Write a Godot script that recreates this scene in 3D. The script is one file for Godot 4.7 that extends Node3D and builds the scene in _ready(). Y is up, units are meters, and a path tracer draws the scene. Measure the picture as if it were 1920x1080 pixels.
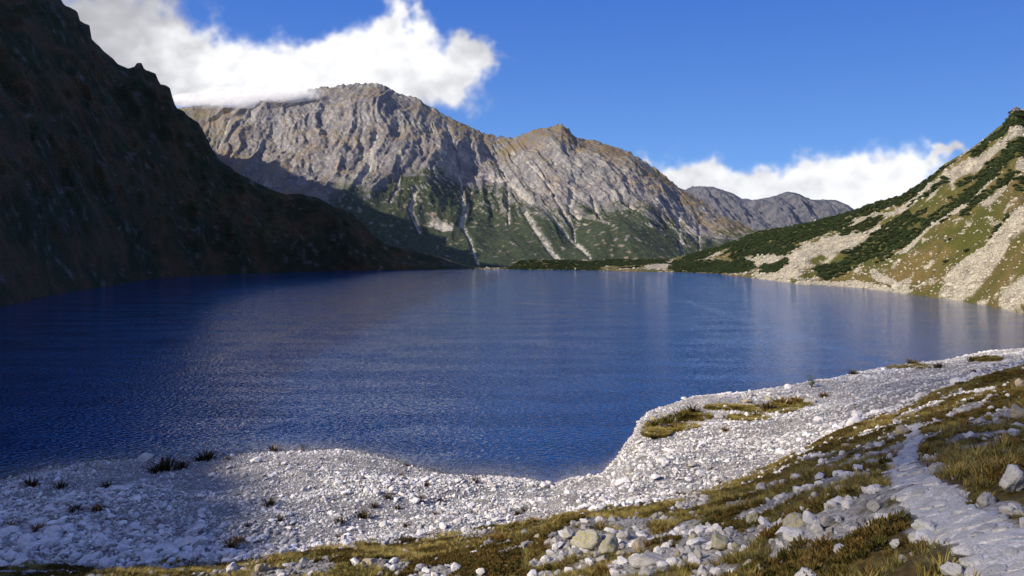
extends Node3D
# A mountain tarn seen from its stony near shore. Lake level is y = 0, the eye is 16 m above it and looks along -z.

const EYE := 16.0
const FOCAL := 1507.0      # focal length in pixels of the 1920 x 1080 photograph
const HOR := 465.0         # row of the horizon in the photograph
const EXPO := 1.5
const SUN := Vector3(-0.7704, 0.5150, 0.3758)   # towards the sun: over the dark ridge, a little behind the eye
# slope vegetation and rock; HEATHER, left ridge only, has shade in its colour
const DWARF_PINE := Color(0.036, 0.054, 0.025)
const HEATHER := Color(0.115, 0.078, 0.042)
const ROCK := Color(0.35, 0.342, 0.36)
const CRAG := Color(0.17, 0.165, 0.18)
var rng := RandomNumberGenerator.new()
var used := {}

# ------------------------------------------------------------------ helpers
func ray(px: float, py: float) -> Vector3:
	return Vector3((px - 960.0) / FOCAL, (HOR - py) / FOCAL, -1.0)

func at(px: float, py: float, depth: float) -> Vector3:
	return Vector3(0, EYE, 0) + ray(px, py) * depth

func on_lake(px: float, py: float) -> Vector3:
	return at(px, py, EYE * FOCAL / (py - HOR))

func noise(sd: int, freq: float, oct := 4, kind := FastNoiseLite.TYPE_SIMPLEX_SMOOTH, frac := FastNoiseLite.FRACTAL_FBM) -> FastNoiseLite:
	var n := FastNoiseLite.new()
	n.seed = sd
	n.frequency = freq
	n.noise_type = kind
	n.fractal_type = frac
	n.fractal_octaves = oct
	return n

func numbered(called: String) -> String:
	var k: int = used.get(called, 0)
	used[called] = k + 1
	return called if k == 0 else "%s_%03d" % [called, k]

func tag(o: Node, label := "", category := "", group := "", kind := "") -> void:
	if label: o.set_meta("label", label)
	if category: o.set_meta("category", category)
	if group: o.set_meta("group", group)
	if kind: o.set_meta("kind", kind)

func put_mesh(called: String, mesh: Mesh, mat: Material, parent: Node = self) -> MeshInstance3D:
	var o := MeshInstance3D.new()
	o.name = numbered(called) if parent == self else called
	o.mesh = mesh
	if mat: o.material_override = mat
	parent.add_child(o, true)
	return o

func keyed(list: Array, k: float):
	# linear interpolation in a list of [key, value]
	if k <= list[0][0]: return list[0][1]
	for i in range(1, list.size()):
		if k <= list[i][0]:
			var a = list[i - 1]
			var b = list[i]
			return a[1] + (b[1] - a[1]) * ((k - a[0]) / (b[0] - a[0]))
	return list[-1][1]

func sm(a: float, b: float, x: float) -> float:
	return smoothstep(a, b, x)

func grid_mesh(pos: PackedVector3Array, col: PackedColorArray, w: int, h: int) -> ArrayMesh:
	var nor := PackedVector3Array()
	nor.resize(pos.size())
	var up := 0.0
	for j in h:
		for i in w:
			var l := pos[j * w + maxi(i - 1, 0)]
			var r := pos[j * w + mini(i + 1, w - 1)]
			var d := pos[maxi(j - 1, 0) * w + i]
			var u := pos[mini(j + 1, h - 1) * w + i]
			var n := (r - l).cross(u - d)
			up += signf(n.y)
			nor[j * w + i] = n.normalized()
	if up < 0.0:
		for i in nor.size(): nor[i] = -nor[i]
	return grid_mesh_n(pos, nor, col, w, h)

func grid_mesh_n(pos: PackedVector3Array, nor: PackedVector3Array, col: PackedColorArray, w: int, h: int) -> ArrayMesh:
	var idx := PackedInt32Array()
	idx.resize((w - 1) * (h - 1) * 6)
	var c := 0
	for j in h - 1:
		for i in w - 1:
			var a := j * w + i
			idx[c] = a; idx[c + 1] = a + w; idx[c + 2] = a + 1
			idx[c + 3] = a + 1; idx[c + 4] = a + w; idx[c + 5] = a + w + 1
			c += 6
	var arr := []
	arr.resize(Mesh.ARRAY_MAX)
	arr[Mesh.ARRAY_VERTEX] = pos
	arr[Mesh.ARRAY_NORMAL] = nor
	arr[Mesh.ARRAY_COLOR] = col
	arr[Mesh.ARRAY_INDEX] = idx
	var m := ArrayMesh.new()
	m.add_surface_from_arrays(Mesh.PRIMITIVE_TRIANGLES, arr)
	return m

func mix3(a: Color, b: Color, t: float) -> Color:
	return a.lerp(b, clampf(t, 0, 1))

func earth_material(tile: float, lo := 0.72, sd := 5, bump := 0.0) -> StandardMaterial3D:
	var m := StandardMaterial3D.new()
	m.vertex_color_use_as_albedo = true
	m.roughness = 0.95
	m.metallic_specular = 0.25
	m.albedo_texture = grain_texture(sd, lo)
	m.uv1_triplanar = true
	m.uv1_world_triplanar = true
	m.uv1_scale = Vector3.ONE / tile
	if bump > 0.0:
		m.heightmap_enabled = true
		m.heightmap_texture = m.albedo_texture
		m.heightmap_scale = bump
	return m

var grains := {}
func grain_texture(sd: int, lo: float) -> Texture2D:
	var key := "%d %f" % [sd, lo]
	if not grains.has(key):
		var t := NoiseTexture2D.new()
		t.width = 512; t.height = 512
		t.seamless = true
		var n := noise(sd, 0.03, 6)
		t.noise = n
		var g := Gradient.new()
		g.set_color(0, Color(lo, lo, lo)); g.set_color(1, Color(1, 1, 1))
		g.set_offset(0, 0.25); g.set_offset(1, 0.75)
		t.color_ramp = g
		grains[key] = t
	return grains[key]

# A mask laid out on a slope's own surface coordinates (key along it, height share across it)
class Mask:
	var k0: float
	var step: float
	var w: int
	var h: int
	var data: PackedFloat32Array
	func _init(a: float, b: float, s: float, rows: int) -> void:
		k0 = a; step = s; w = int((b - a) / s) + 1; h = rows
		data.resize(w * h)
	func stamp(k: float, t: float, rk: float, rt: float) -> void:
		var i0 := maxi(int((k - rk * 1.6 - k0) / step), 0)
		var i1 := mini(int((k + rk * 1.6 - k0) / step) + 1, w - 1)
		var j0 := maxi(int((t - rt * 1.6) * h), 0)
		var j1 := mini(int((t + rt * 1.6) * h) + 1, h - 1)
		for j in range(j0, j1 + 1):
			for i in range(i0, i1 + 1):
				var x := (k0 + i * step - k) / rk
				var y := (float(j) / h - t) / rt
				var v := clampf(1.6 - sqrt(x * x + y * y), 0.0, 1.0)
				if v > data[j * w + i]: data[j * w + i] = v
	func read(k: float, t: float) -> float:
		var x := clampf((k - k0) / step, 0, w - 1.001)
		var y := clampf(t * h, 0, h - 1.001)
		var i := int(x)
		var j := int(y)
		x -= i; y -= j
		var b := j * w + i
		return lerpf(lerpf(data[b], data[b + 1], x), lerpf(data[b + w], data[b + w + 1], x), y)

# draws strokes [[px, row], ...] with half width (in rows) into a mask; foot and crest rows give the share of the slope's height
func strokes(mask: Mask, lines: Array, foot: Array, crest: Array) -> void:
	for l in lines:
		var hw: float = l[0]
		var stretch: float = l[1]
		for s in range(2, l.size() - 1 if l.size() > 3 else l.size()):
			var a: Vector2 = l[s]
			var b: Vector2 = l[mini(s + 1, l.size() - 1)]
			var n := maxi(int(a.distance_to(b) / maxf(hw * 0.5, 1.0)), 1)
			for i in n + 1:
				var p := a.lerp(b, float(i) / n)
				var f: float = keyed(foot, p.x)
				var c: float = keyed(crest, p.x)
				var span := maxf(f - c, 4.0)
				mask.stamp(p.x, (f - p.y) / span, hw * stretch, hw / span)

# ------------------------------------------------------------------ near ground
const FOOT_H := 14.3
const A_MIN := -1.3
const A_STEP := 0.004
var t_db := PackedFloat32Array()
var t_hb := PackedFloat32Array()
var t_ds := PackedFloat32Array()
var t_md := PackedFloat32Array()
var gn1 := noise(11, 0.07, 3)
var gn2 := noise(12, 0.45, 3)

func make_tables() -> void:
	# edge of the turf (px, row, height) and the waterline (px, row)
	var edge := [[-900, 1110, 2.2], [0, 1090, 3.0], [130, 1075, 3.1], [300, 1062, 3.3], [500, 1048, 3.6], [620, 1040, 3.8], [760, 1030, 4.0], [830, 1010, 4.1], [1000, 980, 4.4], [1160, 960, 4.8], [1300, 930, 5.1], [1400, 897, 5.4], [1460, 870, 5.6], [1500, 842, 5.9], [1600, 800, 6.4], [1700, 768, 7.0], [1800, 735, 7.8], [1920, 700, 8.6], [2300, 630, 10.8]]
	var water := [[-900, 750], [-400, 815], [0, 897], [67, 878], [183, 864], [283, 858], [417, 850], [533, 843], [595, 841], [641, 843], [709, 854], [773, 870], [829, 882], [879, 891], [950, 893], [1003, 898], [1035, 912], [1070, 895], [1127, 889], [1155, 866], [1176, 838], [1188, 824], [1192, 806], [1215, 781], [1263, 770], [1296, 756], [1410, 742], [1483, 734], [1562, 717], [1631, 699], [1688, 690], [1786, 676], [1851, 663], [1920, 657], [2060, 625], [2300, 590], [2700, 570]]
	var db := []
	var hb := []
	var ds := []
	for e in edge:
		db.append([float(e[0]), (EYE - e[2]) * FOCAL / (e[1] - HOR)])
		hb.append([float(e[0]), float(e[2])])
	for e in water:
		ds.append([float(e[0]), EYE * FOCAL / (e[1] - HOR)])
	var md := [[1120.0, 0.0], [1190.0, 0.7], [1300.0, 0.9], [1450.0, 0.9], [1600.0, 0.5], [1800.0, 0.35], [1920.0, 0.3]]
	var n := int(-2.0 * A_MIN / A_STEP) + 2
	for i in n:
		var k := 960.0 + (A_MIN + i * A_STEP) * FOCAL
		t_db.append(keyed(db, k)); t_hb.append(keyed(hb, k)); t_ds.append(keyed(ds, k)); t_md.append(keyed(md, k))

func tab(t: PackedFloat32Array, a: float) -> float:
	var x := clampf((a - A_MIN) / A_STEP, 0, t.size() - 1.01)
	var i := int(x)
	return lerpf(t[i], t[i + 1], x - i)

func G(x: float, z: float) -> float:
	var d := maxf(-z, 0.5)
	var a := clampf(x / d, -1.25, 1.25)
	var db := tab(t_db, a)
	var ds := tab(t_ds, a)
	var hb := tab(t_hb, a)
	var h: float
	var rough := 1.0
	if d < db:
		h = lerpf(FOOT_H, hb, d / db)
	elif d < ds:
		var s := (d - db) / (ds - db)
		h = hb * (1.0 - s) + tab(t_md, a) * sm(0.6, 0.88, s) * (1.0 - sm(0.93, 1.0, s))
		rough = 1.0 - 0.8 * sm(0.7, 1.0, s)
	else:
		h = -minf((d - ds) * 0.15, 24.0)
		rough = 0.2
	return h + gn1.get_noise_2d(x, z) * 0.75 * rough + gn2.get_noise_2d(x, z) * 0.16 * rough

func hit(px: float, py: float) -> Vector3:
	# where the line of sight through a pixel of the photograph meets the near ground
	var r := ray(px, py)
	var d := 5.0
	var last := d
	while d < 190.0:
		if EYE + r.y * d < G(r.x * d, -d): break
		last = d
		d *= 1.03
	for i in 8:
		var m := (last + d) * 0.5
		if EYE + r.y * m < G(r.x * m, -m): d = m
		else: last = m
	return Vector3(r.x * d, G(r.x * d, -d), -d)

func to_px(p: Vector3) -> Vector2:
	return Vector2(960.0 + p.x / -p.z * FOCAL, HOR - (p.y - EYE) / -p.z * FOCAL)

# ------------------------------------------------------------------ stones
func icosphere(level: int) -> Array:
	var t := (1.0 + sqrt(5.0)) / 2.0
	var v: Array[Vector3] = []
	for p in [[-1, t, 0], [1, t, 0], [-1, -t, 0], [1, -t, 0], [0, -1, t], [0, 1, t], [0, -1, -t], [0, 1, -t], [t, 0, -1], [t, 0, 1], [-t, 0, -1], [-t, 0, 1]]:
		v.append(Vector3(p[0], p[1], p[2]).normalized())
	var f := [0, 11, 5, 0, 5, 1, 0, 1, 7, 0, 7, 10, 0, 10, 11, 1, 5, 9, 5, 11, 4, 11, 10, 2, 10, 7, 6, 7, 1, 8, 3, 9, 4, 3, 4, 2, 3, 2, 6, 3, 6, 8, 3, 8, 9, 4, 9, 5, 2, 4, 11, 6, 2, 10, 8, 6, 7, 9, 8, 1]
	for l in level:
		var mids := {}
		var g := []
		for k in range(0, f.size(), 3):
			var m := [0, 0, 0]
			for e in 3:
				var a: int = f[k + e]
				var b: int = f[k + (e + 1) % 3]
				var key := mini(a, b) * 100000 + maxi(a, b)
				if not mids.has(key):
					mids[key] = v.size()
					v.append(((v[a] + v[b]) * 0.5).normalized())
				m[e] = mids[key]
			g.append_array([f[k], m[0], m[2], f[k + 1], m[1], m[0], f[k + 2], m[2], m[1], m[0], m[1], m[2]])
		f = g
	return [v, f]

func stone_mesh(level: int, sd: int, cuts: int, flat: float, rough: float, smooth: bool) -> ArrayMesh:
	var r := RandomNumberGenerator.new()
	r.seed = sd
	var ico := icosphere(level)
	var planes := []
	for i in cuts:
		var n := Vector3(r.randfn(), r.randfn(), r.randfn()).normalized()
		planes.append([n, r.randf_range(0.45, 0.82)])
	var nz := noise(sd + 77, 1.3, 4)
	var sc := Vector3(r.randf_range(0.85, 1.2), flat * r.randf_range(0.85, 1.15), r.randf_range(0.75, 1.0))
	var v := PackedVector3Array()
	for p: Vector3 in ico[0]:
		var rad := 1.0
		for q in planes:
			var c := p.dot(q[0])
			if c > 0.05: rad = minf(rad, q[1] / c)
		rad *= 1.0 + nz.get_noise_3dv(p) * rough
		v.append(p * rad * sc * 0.5)
	var st := SurfaceTool.new()
	st.begin(Mesh.PRIMITIVE_TRIANGLES)
	st.set_smooth_group(0 if smooth else -1)
	var f: Array = ico[1]
	if smooth:
		for p in v: st.add_vertex(p)
		for k in range(0, f.size(), 3):
			st.add_index(f[k]); st.add_index(f[k + 2]); st.add_index(f[k + 1])
	else:
		for k in range(0, f.size(), 3):
			st.add_vertex(v[f[k]]); st.add_vertex(v[f[k + 2]]); st.add_vertex(v[f[k + 1]])
	st.generate_normals()
	return st.commit()

func rock_material(base: Color, spots: Color, amount: float, tile: float, sd: int) -> StandardMaterial3D:
	var m := StandardMaterial3D.new()
	var t := NoiseTexture2D.new()
	t.width = 512; t.height = 512; t.seamless = true
	t.noise = noise(sd, 0.012, 7)
	var g := Gradient.new()
	g.offsets = PackedFloat32Array([0.0, 0.32, 0.5, 0.66 - amount, 0.72 - amount, 1.0])
	g.colors = PackedColorArray([(base * 0.45).linear_to_srgb(), (base * 0.75).linear_to_srgb(), base.linear_to_srgb(), (base * 1.12).linear_to_srgb(), spots.linear_to_srgb(), (spots * 0.8).linear_to_srgb()])
	t.color_ramp = g
	m.albedo_texture = t
	m.vertex_color_use_as_albedo = true
	m.roughness = 0.92
	m.metallic_specular = 0.3
	m.uv1_triplanar = true
	m.uv1_scale = Vector3.ONE / tile
	m.heightmap_enabled = true
	m.heightmap_texture = grain_texture(9, 0.0)
	m.heightmap_scale = 0.8
	return m

func basis_of(yaw: float, tilt: float, roll: float, s: Vector3) -> Basis:
	return Basis.from_euler(Vector3(tilt, yaw, roll)) * Basis.from_scale(s)

func multi(called: String, mesh: Mesh, mat: Material, xf: Array, cols: Array, label: String, category: String) -> void:
	if xf.is_empty(): return
	var mm := MultiMesh.new()
	mm.transform_format = MultiMesh.TRANSFORM_3D
	mm.use_colors = true
	mm.mesh = mesh
	mm.instance_count = xf.size()
	for i in xf.size():
		mm.set_instance_transform(i, xf[i])
		mm.set_instance_color(i, cols[i])
	var o := MultiMeshInstance3D.new()
	o.name = numbered(called)
	o.multimesh = mm
	o.material_override = mat
	add_child(o)
	tag(o, label, category, "", "stuff")

# ------------------------------------------------------------------ slopes
# crest and foot: lists of [key, Vector3]; the surface runs from the foot over the crest and down behind it
func slope_grid(crest: Array, foot: Array, k0: float, k1: float, nu: int, nt: int, prof: float, back: float) -> Array:
	var pos := PackedVector3Array()
	pos.resize(nu * nt)
	var dirs := PackedVector3Array()   # horizontal direction uphill for each column
	for i in nu:
		var k := lerpf(k0, k1, float(i) / (nu - 1))
		var c: Vector3 = keyed(crest, k)
		var f: Vector3 = keyed(foot, k)
		var up := Vector3(c.x - f.x, 0, c.z - f.z)
		dirs.append(up.normalized())
		for j in nt:
			var t := lerpf(-0.05, 1.25, float(j) / (nt - 1))
			var p: Vector3
			if t <= 1.0:
				var s := maxf(t, 0.0)
				p = f + up * t
				p.y = lerpf(f.y, c.y, pow(s, prof)) + minf(t, 0.0) * 60.0
			else:
				p = c + up.normalized() * back * (t - 1.0) * 4.0
				p.y = c.y - (t - 1.0) * 4.0 * maxf(c.y * 0.9, 6.0)
			pos[j * nu + i] = p
	return [pos, dirs]

func _ready() -> void:
	rng.seed = 20240917
	setup_view()
	make_tables()
	build_lake()
	build_mountains()
	build_hill()
	build_ground()
	build_path()
	build_boulders()
	build_scree()
	build_turf()
	build_clouds()

# ------------------------------------------------------------------ camera, sky, sun
func setup_view() -> void:
	var cam := Camera3D.new()
	cam.name = "camera"
	cam.projection = Camera3D.PROJECTION_FRUSTUM
	cam.near = 0.5
	cam.far = 20000.0
	cam.size = 2.0 * 0.5 * 540.0 / FOCAL
	cam.frustum_offset = Vector2(0, -0.5 * (540.0 - HOR) / FOCAL)
	cam.position = Vector3(0, EYE, 0)
	add_child(cam)
	cam.current = true

	var env := Environment.new()
	env.background_mode = Environment.BG_SKY
	env.tonemap_mode = Environment.TONE_MAPPER_LINEAR
	env.tonemap_exposure = EXPO
	env.sdfgi_enabled = true
	env.ssao_enabled = true
	env.ssil_enabled = true
	env.fog_enabled = true
	env.fog_density = 0.000012
	env.fog_light_color = Color(0.75, 0.86, 1.0)
	env.volumetric_fog_enabled = true
	env.volumetric_fog_density = 0.0
	var sky := Sky.new()
	var sm_ := PanoramaSkyMaterial.new()
	sm_.panorama = sky_picture()
	sky.sky_material = sm_
	env.sky = sky
	var we := WorldEnvironment.new()
	we.name = "environment"
	we.environment = env
	add_child(we)

	var sun := DirectionalLight3D.new()
	sun.name = "sun"
	sun.light_energy = 1.5
	sun.light_color = Color(1.0, 0.95, 0.87)
	sun.light_angular_distance = 0.5
	sun.shadow_enabled = true
	var s := SUN
	add_child(sun)
	sun.look_at_from_position(s * 500.0, Vector3.ZERO)

# air and clouds by direction: a = x / depth and e = y / depth for the part in front, angles for the rest
var cn1 := noise(31, 0.011, 6)
var cn2 := noise(32, 0.035, 5)
var cn3 := noise(33, 1.6, 5)
# puffs: px, row, radius x, radius y, whiteness
var puffs := [[190, 40, 150, 110, 0.62], [230, 120, 120, 90, 0.66], [300, 95, 90, 62, 0.95], [330, 160, 120, 60, 0.78], [420, 125, 95, 58, 1.0], [520, 140, 100, 52, 1.0], [470, 175, 130, 34, 0.98], [620, 130, 90, 58, 1.0], [700, 115, 90, 62, 1.0], [775, 110, 70, 60, 1.0], [745, 30, 36, 62, 0.9], [850, 130, 60, 50, 0.92], [885, 95, 34, 34, 0.75], [780, 170, 110, 45, 0.8], [1250, 330, 70, 34, 0.85], [1330, 335, 70, 36, 0.9], [1420, 350, 80, 32, 0.92], [1500, 335, 55, 38, 0.92], [1560, 350, 80, 42, 0.96], [1640, 330, 80, 52, 1.0], [1725, 312, 60, 40, 1.0], [1620, 385, 120, 40, 0.95], [1790, 290, 60, 12, 0.75], [1400, 390, 160, 30, 0.9]]

func sky_at(dir: Vector3) -> Color:
	var up := clampf(dir.y, 0.0, 1.0)
	var low := pow(1.0 - up, 6.0)
	var c := Color(0.028, 0.13, 0.58).lerp(Color(0.28, 0.62, 1.14), low)
	var cover := 0.0
	var white := 0.0
	if dir.z < -0.25:
		var px := 960.0 + dir.x / -dir.z * FOCAL
		var py := HOR - dir.y / -dir.z * FOCAL
		if px > -500 and px < 2400 and py > -500:
			var wx := px + cn1.get_noise_2d(px, py) * 46.0 + cn2.get_noise_2d(px, py) * 6.0
			var wy := py + cn1.get_noise_2d(px + 900.0, py) * 34.0 + cn2.get_noise_2d(px + 900.0, py) * 6.0
			var sum := 0.0
			var wsum := 0.0
			for p in puffs:
				var x: float = (wx - p[0]) / p[2]
				var y: float = (wy - p[1]) / p[3]
				var q := x * x + y * y
				if q < 3.0:
					var d := exp(-q * 1.3)
					sum += d
					wsum += d * p[4]
			if sum > 0.02:
				cover = sm(0.1, 0.9, sum + cn2.get_noise_2d(px * 1.7, py * 1.7 + 50.0) * 0.08)
				white = wsum / sum * (0.97 + 0.16 * cn1.get_noise_2d(px * 1.3, py * 1.8 + 400.0))
	# loose clouds added round the unseen sky, thickened to whiten the fill light
	var f := cn3.get_noise_3d(dir.x, dir.y * 2.2, dir.z) - 0.0 - absf(up - 0.25) * 0.25
	var away := 1.0 - sm(-0.85, -0.55, -dir.z) if dir.z < 0 else 1.0
	away = sm(0.72, 0.5, -dir.z) if dir.z < 0 else 1.0
	var other := sm(0.0, 0.16, f) * away * 0.9
	if other > cover:
		white = 0.86
		cover = other
	var cl := Color(0.84, 0.84, 0.89).lerp(Color(1.12, 1.12, 1.13), sm(0.6, 0.97, white)) * clampf(white, 0.35, 1.05)
	c = c.lerp(cl, cover)
	return c

func sky_picture() -> Texture2D:
	# whole sky at 1024 x 512, the part in view again at 4096 x 2048
	var lo := Image.create(1024, 512, false, Image.FORMAT_RGBF)
	for j in 512:
		var el := PI * (0.5 - (j + 0.5) / 512.0)
		if el < -0.02:
			lo.fill_rect(Rect2i(0, j, 1024, 512 - j), Color(0.16 / EXPO, 0.2 / EXPO, 0.27 / EXPO))
			break
		for i in 1024:
			var az := TAU * (i + 0.5) / 1024.0
			var d := Vector3(sin(az) * cos(el), sin(el), -cos(az) * cos(el))
			lo.set_pixel(i, j, sky_at(d) / EXPO)
	lo.resize(4096, 2048, Image.INTERPOLATE_CUBIC)
	for j in range(1024 - 300, 1025):
		var el := PI * (0.5 - (j + 0.5) / 2048.0)
		for i in range(-450, 450):
			var az := TAU * (i + 0.5) / 4096.0
			var d := Vector3(sin(az) * cos(el), sin(el), -cos(az) * cos(el))
			lo.set_pixel(posmod(i, 4096), j, sky_at(d) / EXPO)
	return ImageTexture.create_from_image(lo)

# ------------------------------------------------------------------ lake
func ripple_texture() -> Texture2D:
	# ripples half a metre long whose height varies in long wind lanes
	var size := 1024
	var rip := noise(51, 0.15, 4).get_seamless_image(size, size)
	var lanes := noise(52, 0.012, 3).get_seamless_image(256, size)
	lanes.resize(size, size, Image.INTERPOLATE_CUBIC)
	rip.convert(Image.FORMAT_L8)
	lanes.convert(Image.FORMAT_L8)
	var a := rip.get_data()
	var b := lanes.get_data()
	var out := PackedFloat32Array()
	out.resize(a.size())
	for i in a.size():
		out[i] = (a[i] / 255.0 - 0.5) * (0.7 + 0.45 * smoothstep(90.0, 165.0, float(b[i])))
	var im := Image.create_from_data(size, size, false, Image.FORMAT_RF, out.to_byte_array())
	im.bump_map_to_normal_map(1.1)
	return ImageTexture.create_from_image(im)

func build_lake() -> void:
	var m := StandardMaterial3D.new()
	m.resource_name = "water"
	m.transparency = BaseMaterial3D.TRANSPARENCY_ALPHA
	m.albedo_color = Color(0.02, 0.08, 0.2, 0.04)
	m.roughness = 0.06
	m.metallic_specular = 0.5
	var t := ripple_texture()
	m.normal_enabled = true
	m.normal_texture = t
	m.normal_scale = 1.0
	m.uv1_triplanar = true
	m.uv1_world_triplanar = true
	m.uv1_scale = Vector3(1, 1, 1) / 95.0
	var pm := PlaneMesh.new()
	pm.size = Vector2(620, 640)
	var o := put_mesh("lake", pm, m)
	o.position = Vector3(0, 0, -325)
	tag(o, "deep blue rippled lake between the scree slopes", "lake", "", "structure")
	var fog := FogVolume.new()
	fog.name = "lake_water"
	fog.shape = RenderingServer.FOG_VOLUME_SHAPE_BOX
	fog.size = Vector3(610, 22.0, 630)
	fog.position = Vector3(0, -11.06, -325)
	var fm := FogMaterial.new()
	fm.density = 0.24
	fm.albedo = Color(0.001, 0.09, 0.38).linear_to_srgb()
	fog.material = fm
	add_child(fog)
	tag(fog, "deep blue water filling the lake basin", "water", "", "structure")

# ------------------------------------------------------------------ mountains
func keys3(list: Array) -> Array:
	# [px, row, depth] -> [key, point]
	var r := []
	for l in list: r.append([float(l[0]), at(l[0], l[1], l[2])])
	return r

func rows(list: Array) -> Array:
	var r := []
	for l in list: r.append([float(l[0]), float(l[1])])
	return r

func build_mountains() -> void:
	build_far_mountain()
	build_left_mountain()
	build_distant_ridge()
	build_side_ridge()

func build_far_mountain() -> void:
	var cl := [[180, 235, 2700], [300, 215, 2650], [345, 205, 2620], [385, 197, 2600], [430, 185, 2550], [480, 176, 2500], [540, 176, 2480], [575, 172, 2460], [600, 163, 2450], [640, 159, 2440], [690, 158, 2430], [712, 163, 2430], [740, 175, 2420], [770, 183, 2420], [785, 187, 2410], [800, 197, 2400], [830, 212, 2400], [860, 230, 2400], [900, 248, 2390], [930, 258, 2380], [960, 258, 2350], [985, 250, 2310], [1010, 245, 2280], [1040, 240, 2260], [1052, 237, 2250], [1065, 246, 2245], [1080, 260, 2240], [1106, 263, 2230], [1150, 276, 2200], [1178, 288, 2180], [1231, 323, 2140], [1272, 353, 2110], [1330, 388, 2080], [1370, 410, 2060], [1412, 431, 2040], [1500, 462, 2000], [1600, 480, 1980]]
	var crest := keys3(cl)
	var crow := rows(cl)
	var foot := []
	var frow := []
	for k in [180, 500, 900, 1200, 1600]:
		var d: float = {180: 1750.0, 500: 1680.0, 900: 1600.0, 1200: 1560.0, 1600: 1560.0}[k]
		var p := at(k, 520, d)
		foot.append([float(k), p])
		frow.append([float(k), 520.0])
	var nu := 760
	var nt := 360
	var g := slope_grid(crest, foot, 200.0, 1560.0, nu, nt, 1.12, 300.0)
	var pos: PackedVector3Array = g[0]
	var dirs: PackedVector3Array = g[1]
	var scree := Mask.new(200, 1560, 1.5, 300)
	strokes(scree, [
		[3.0, 1.0, Vector2(852, 300), Vector2(866, 350), Vector2(871, 385), Vector2(867, 420), Vector2(880, 452), Vector2(897, 497)],
		[4.5, 1.0, Vector2(866, 370), Vector2(872, 392), Vector2(866, 425)],
		[3.2, 1.0, Vector2(955, 350), Vector2(1005, 390), Vector2(1050, 420), Vector2(1080, 455), Vector2(1108, 488)],
		[2.5, 1.0, Vector2(1028, 352), Vector2(1058, 398), Vector2(1075, 425), Vector2(1080, 450)],
		[4.5, 1.0, Vector2(988, 405), Vector2(1010, 440), Vector2(1030, 465), Vector2(1055, 490)],
		[2.5, 1.0, Vector2(1270, 408), Vector2(1273, 440), Vector2(1281, 482)],
		[2.6, 1.0, Vector2(1180, 398), Vector2(1206, 420), Vector2(1244, 452)],
		[4.0, 1.0, Vector2(705, 270), Vector2(695, 320), Vector2(676, 368)],
		[3.5, 1.0, Vector2(782, 370), Vector2(772, 405), Vector2(790, 430)],
		[3.0, 1.0, Vector2(750, 320), Vector2(748, 370), Vector2(735, 392)],
		[6.0, 1.3, Vector2(905, 330), Vector2(930, 340), Vector2(944, 338)],
		[2.4, 1.0, Vector2(430, 225), Vector2(412, 290)], [2.4, 1.0, Vector2(462, 215), Vector2(425, 285)],
		[4.0, 1.0, Vector2(1073, 365), Vector2(1069, 395), Vector2(1088, 410)],
		[2.4, 1.0, Vector2(1183, 400), Vector2(1200, 415)], [2.0, 1.0, Vector2(953, 370), Vector2(955, 420)],
		[2.4, 1.0, Vector2(960, 290), Vector2(990, 320), Vector2(1025, 350)], [2.4, 1.0, Vector2(900, 270), Vector2(935, 310), Vector2(960, 350)],
		[2.2, 1.0, Vector2(838, 240), Vector2(850, 300)], [6.0, 2.0, Vector2(815, 420), Vector2(840, 432)],
		[2.2, 1.0, Vector2(1310, 420), Vector2(1312, 470)], [2.4, 1.0, Vector2(1110, 380), Vector2(1128, 420)]], frow, crow)
	var n_gul := noise(61, 0.0085, 5, FastNoiseLite.TYPE_SIMPLEX_SMOOTH, FastNoiseLite.FRACTAL_RIDGED)
	var n_rock := noise(62, 0.022, 3, FastNoiseLite.TYPE_CELLULAR, FastNoiseLite.FRACTAL_FBM)
	n_rock.cellular_return_type = FastNoiseLite.RETURN_DISTANCE2_SUB
	n_rock.fractal_gain = 0.6
	n_rock.domain_warp_enabled = true
	n_rock.domain_warp_amplitude = 26.0
	n_rock.domain_warp_frequency = 0.02
	var n_fine := noise(63, 0.045, 3)
	n_fine.fractal_gain = 0.62
	var n_big := noise(64, 0.0028, 3)
	var n_col := noise(65, 0.018, 5)
	var n_spk := noise(66, 0.055, 1)
	var green_row := [[200.0, 330.0], [600.0, 350.0], [640.0, 372.0], [700.0, 378.0], [740.0, 352.0], [800.0, 338.0], [860.0, 345.0], [885.0, 345.0], [930.0, 352.0], [960.0, 378.0], [1000.0, 388.0], [1050.0, 402.0], [1100.0, 392.0], [1150.0, 400.0], [1200.0, 408.0], [1250.0, 428.0], [1300.0, 440.0], [1350.0, 446.0], [1420.0, 452.0], [1560.0, 480.0]]
	var col := PackedColorArray()
	col.resize(nu * nt)
	var grid_k := PackedFloat32Array()
	for i in nu: grid_k.append(lerpf(200.0, 1560.0, float(i) / (nu - 1)))
	var cut := PackedFloat32Array()
	cut.resize(nu * nt)
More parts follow.
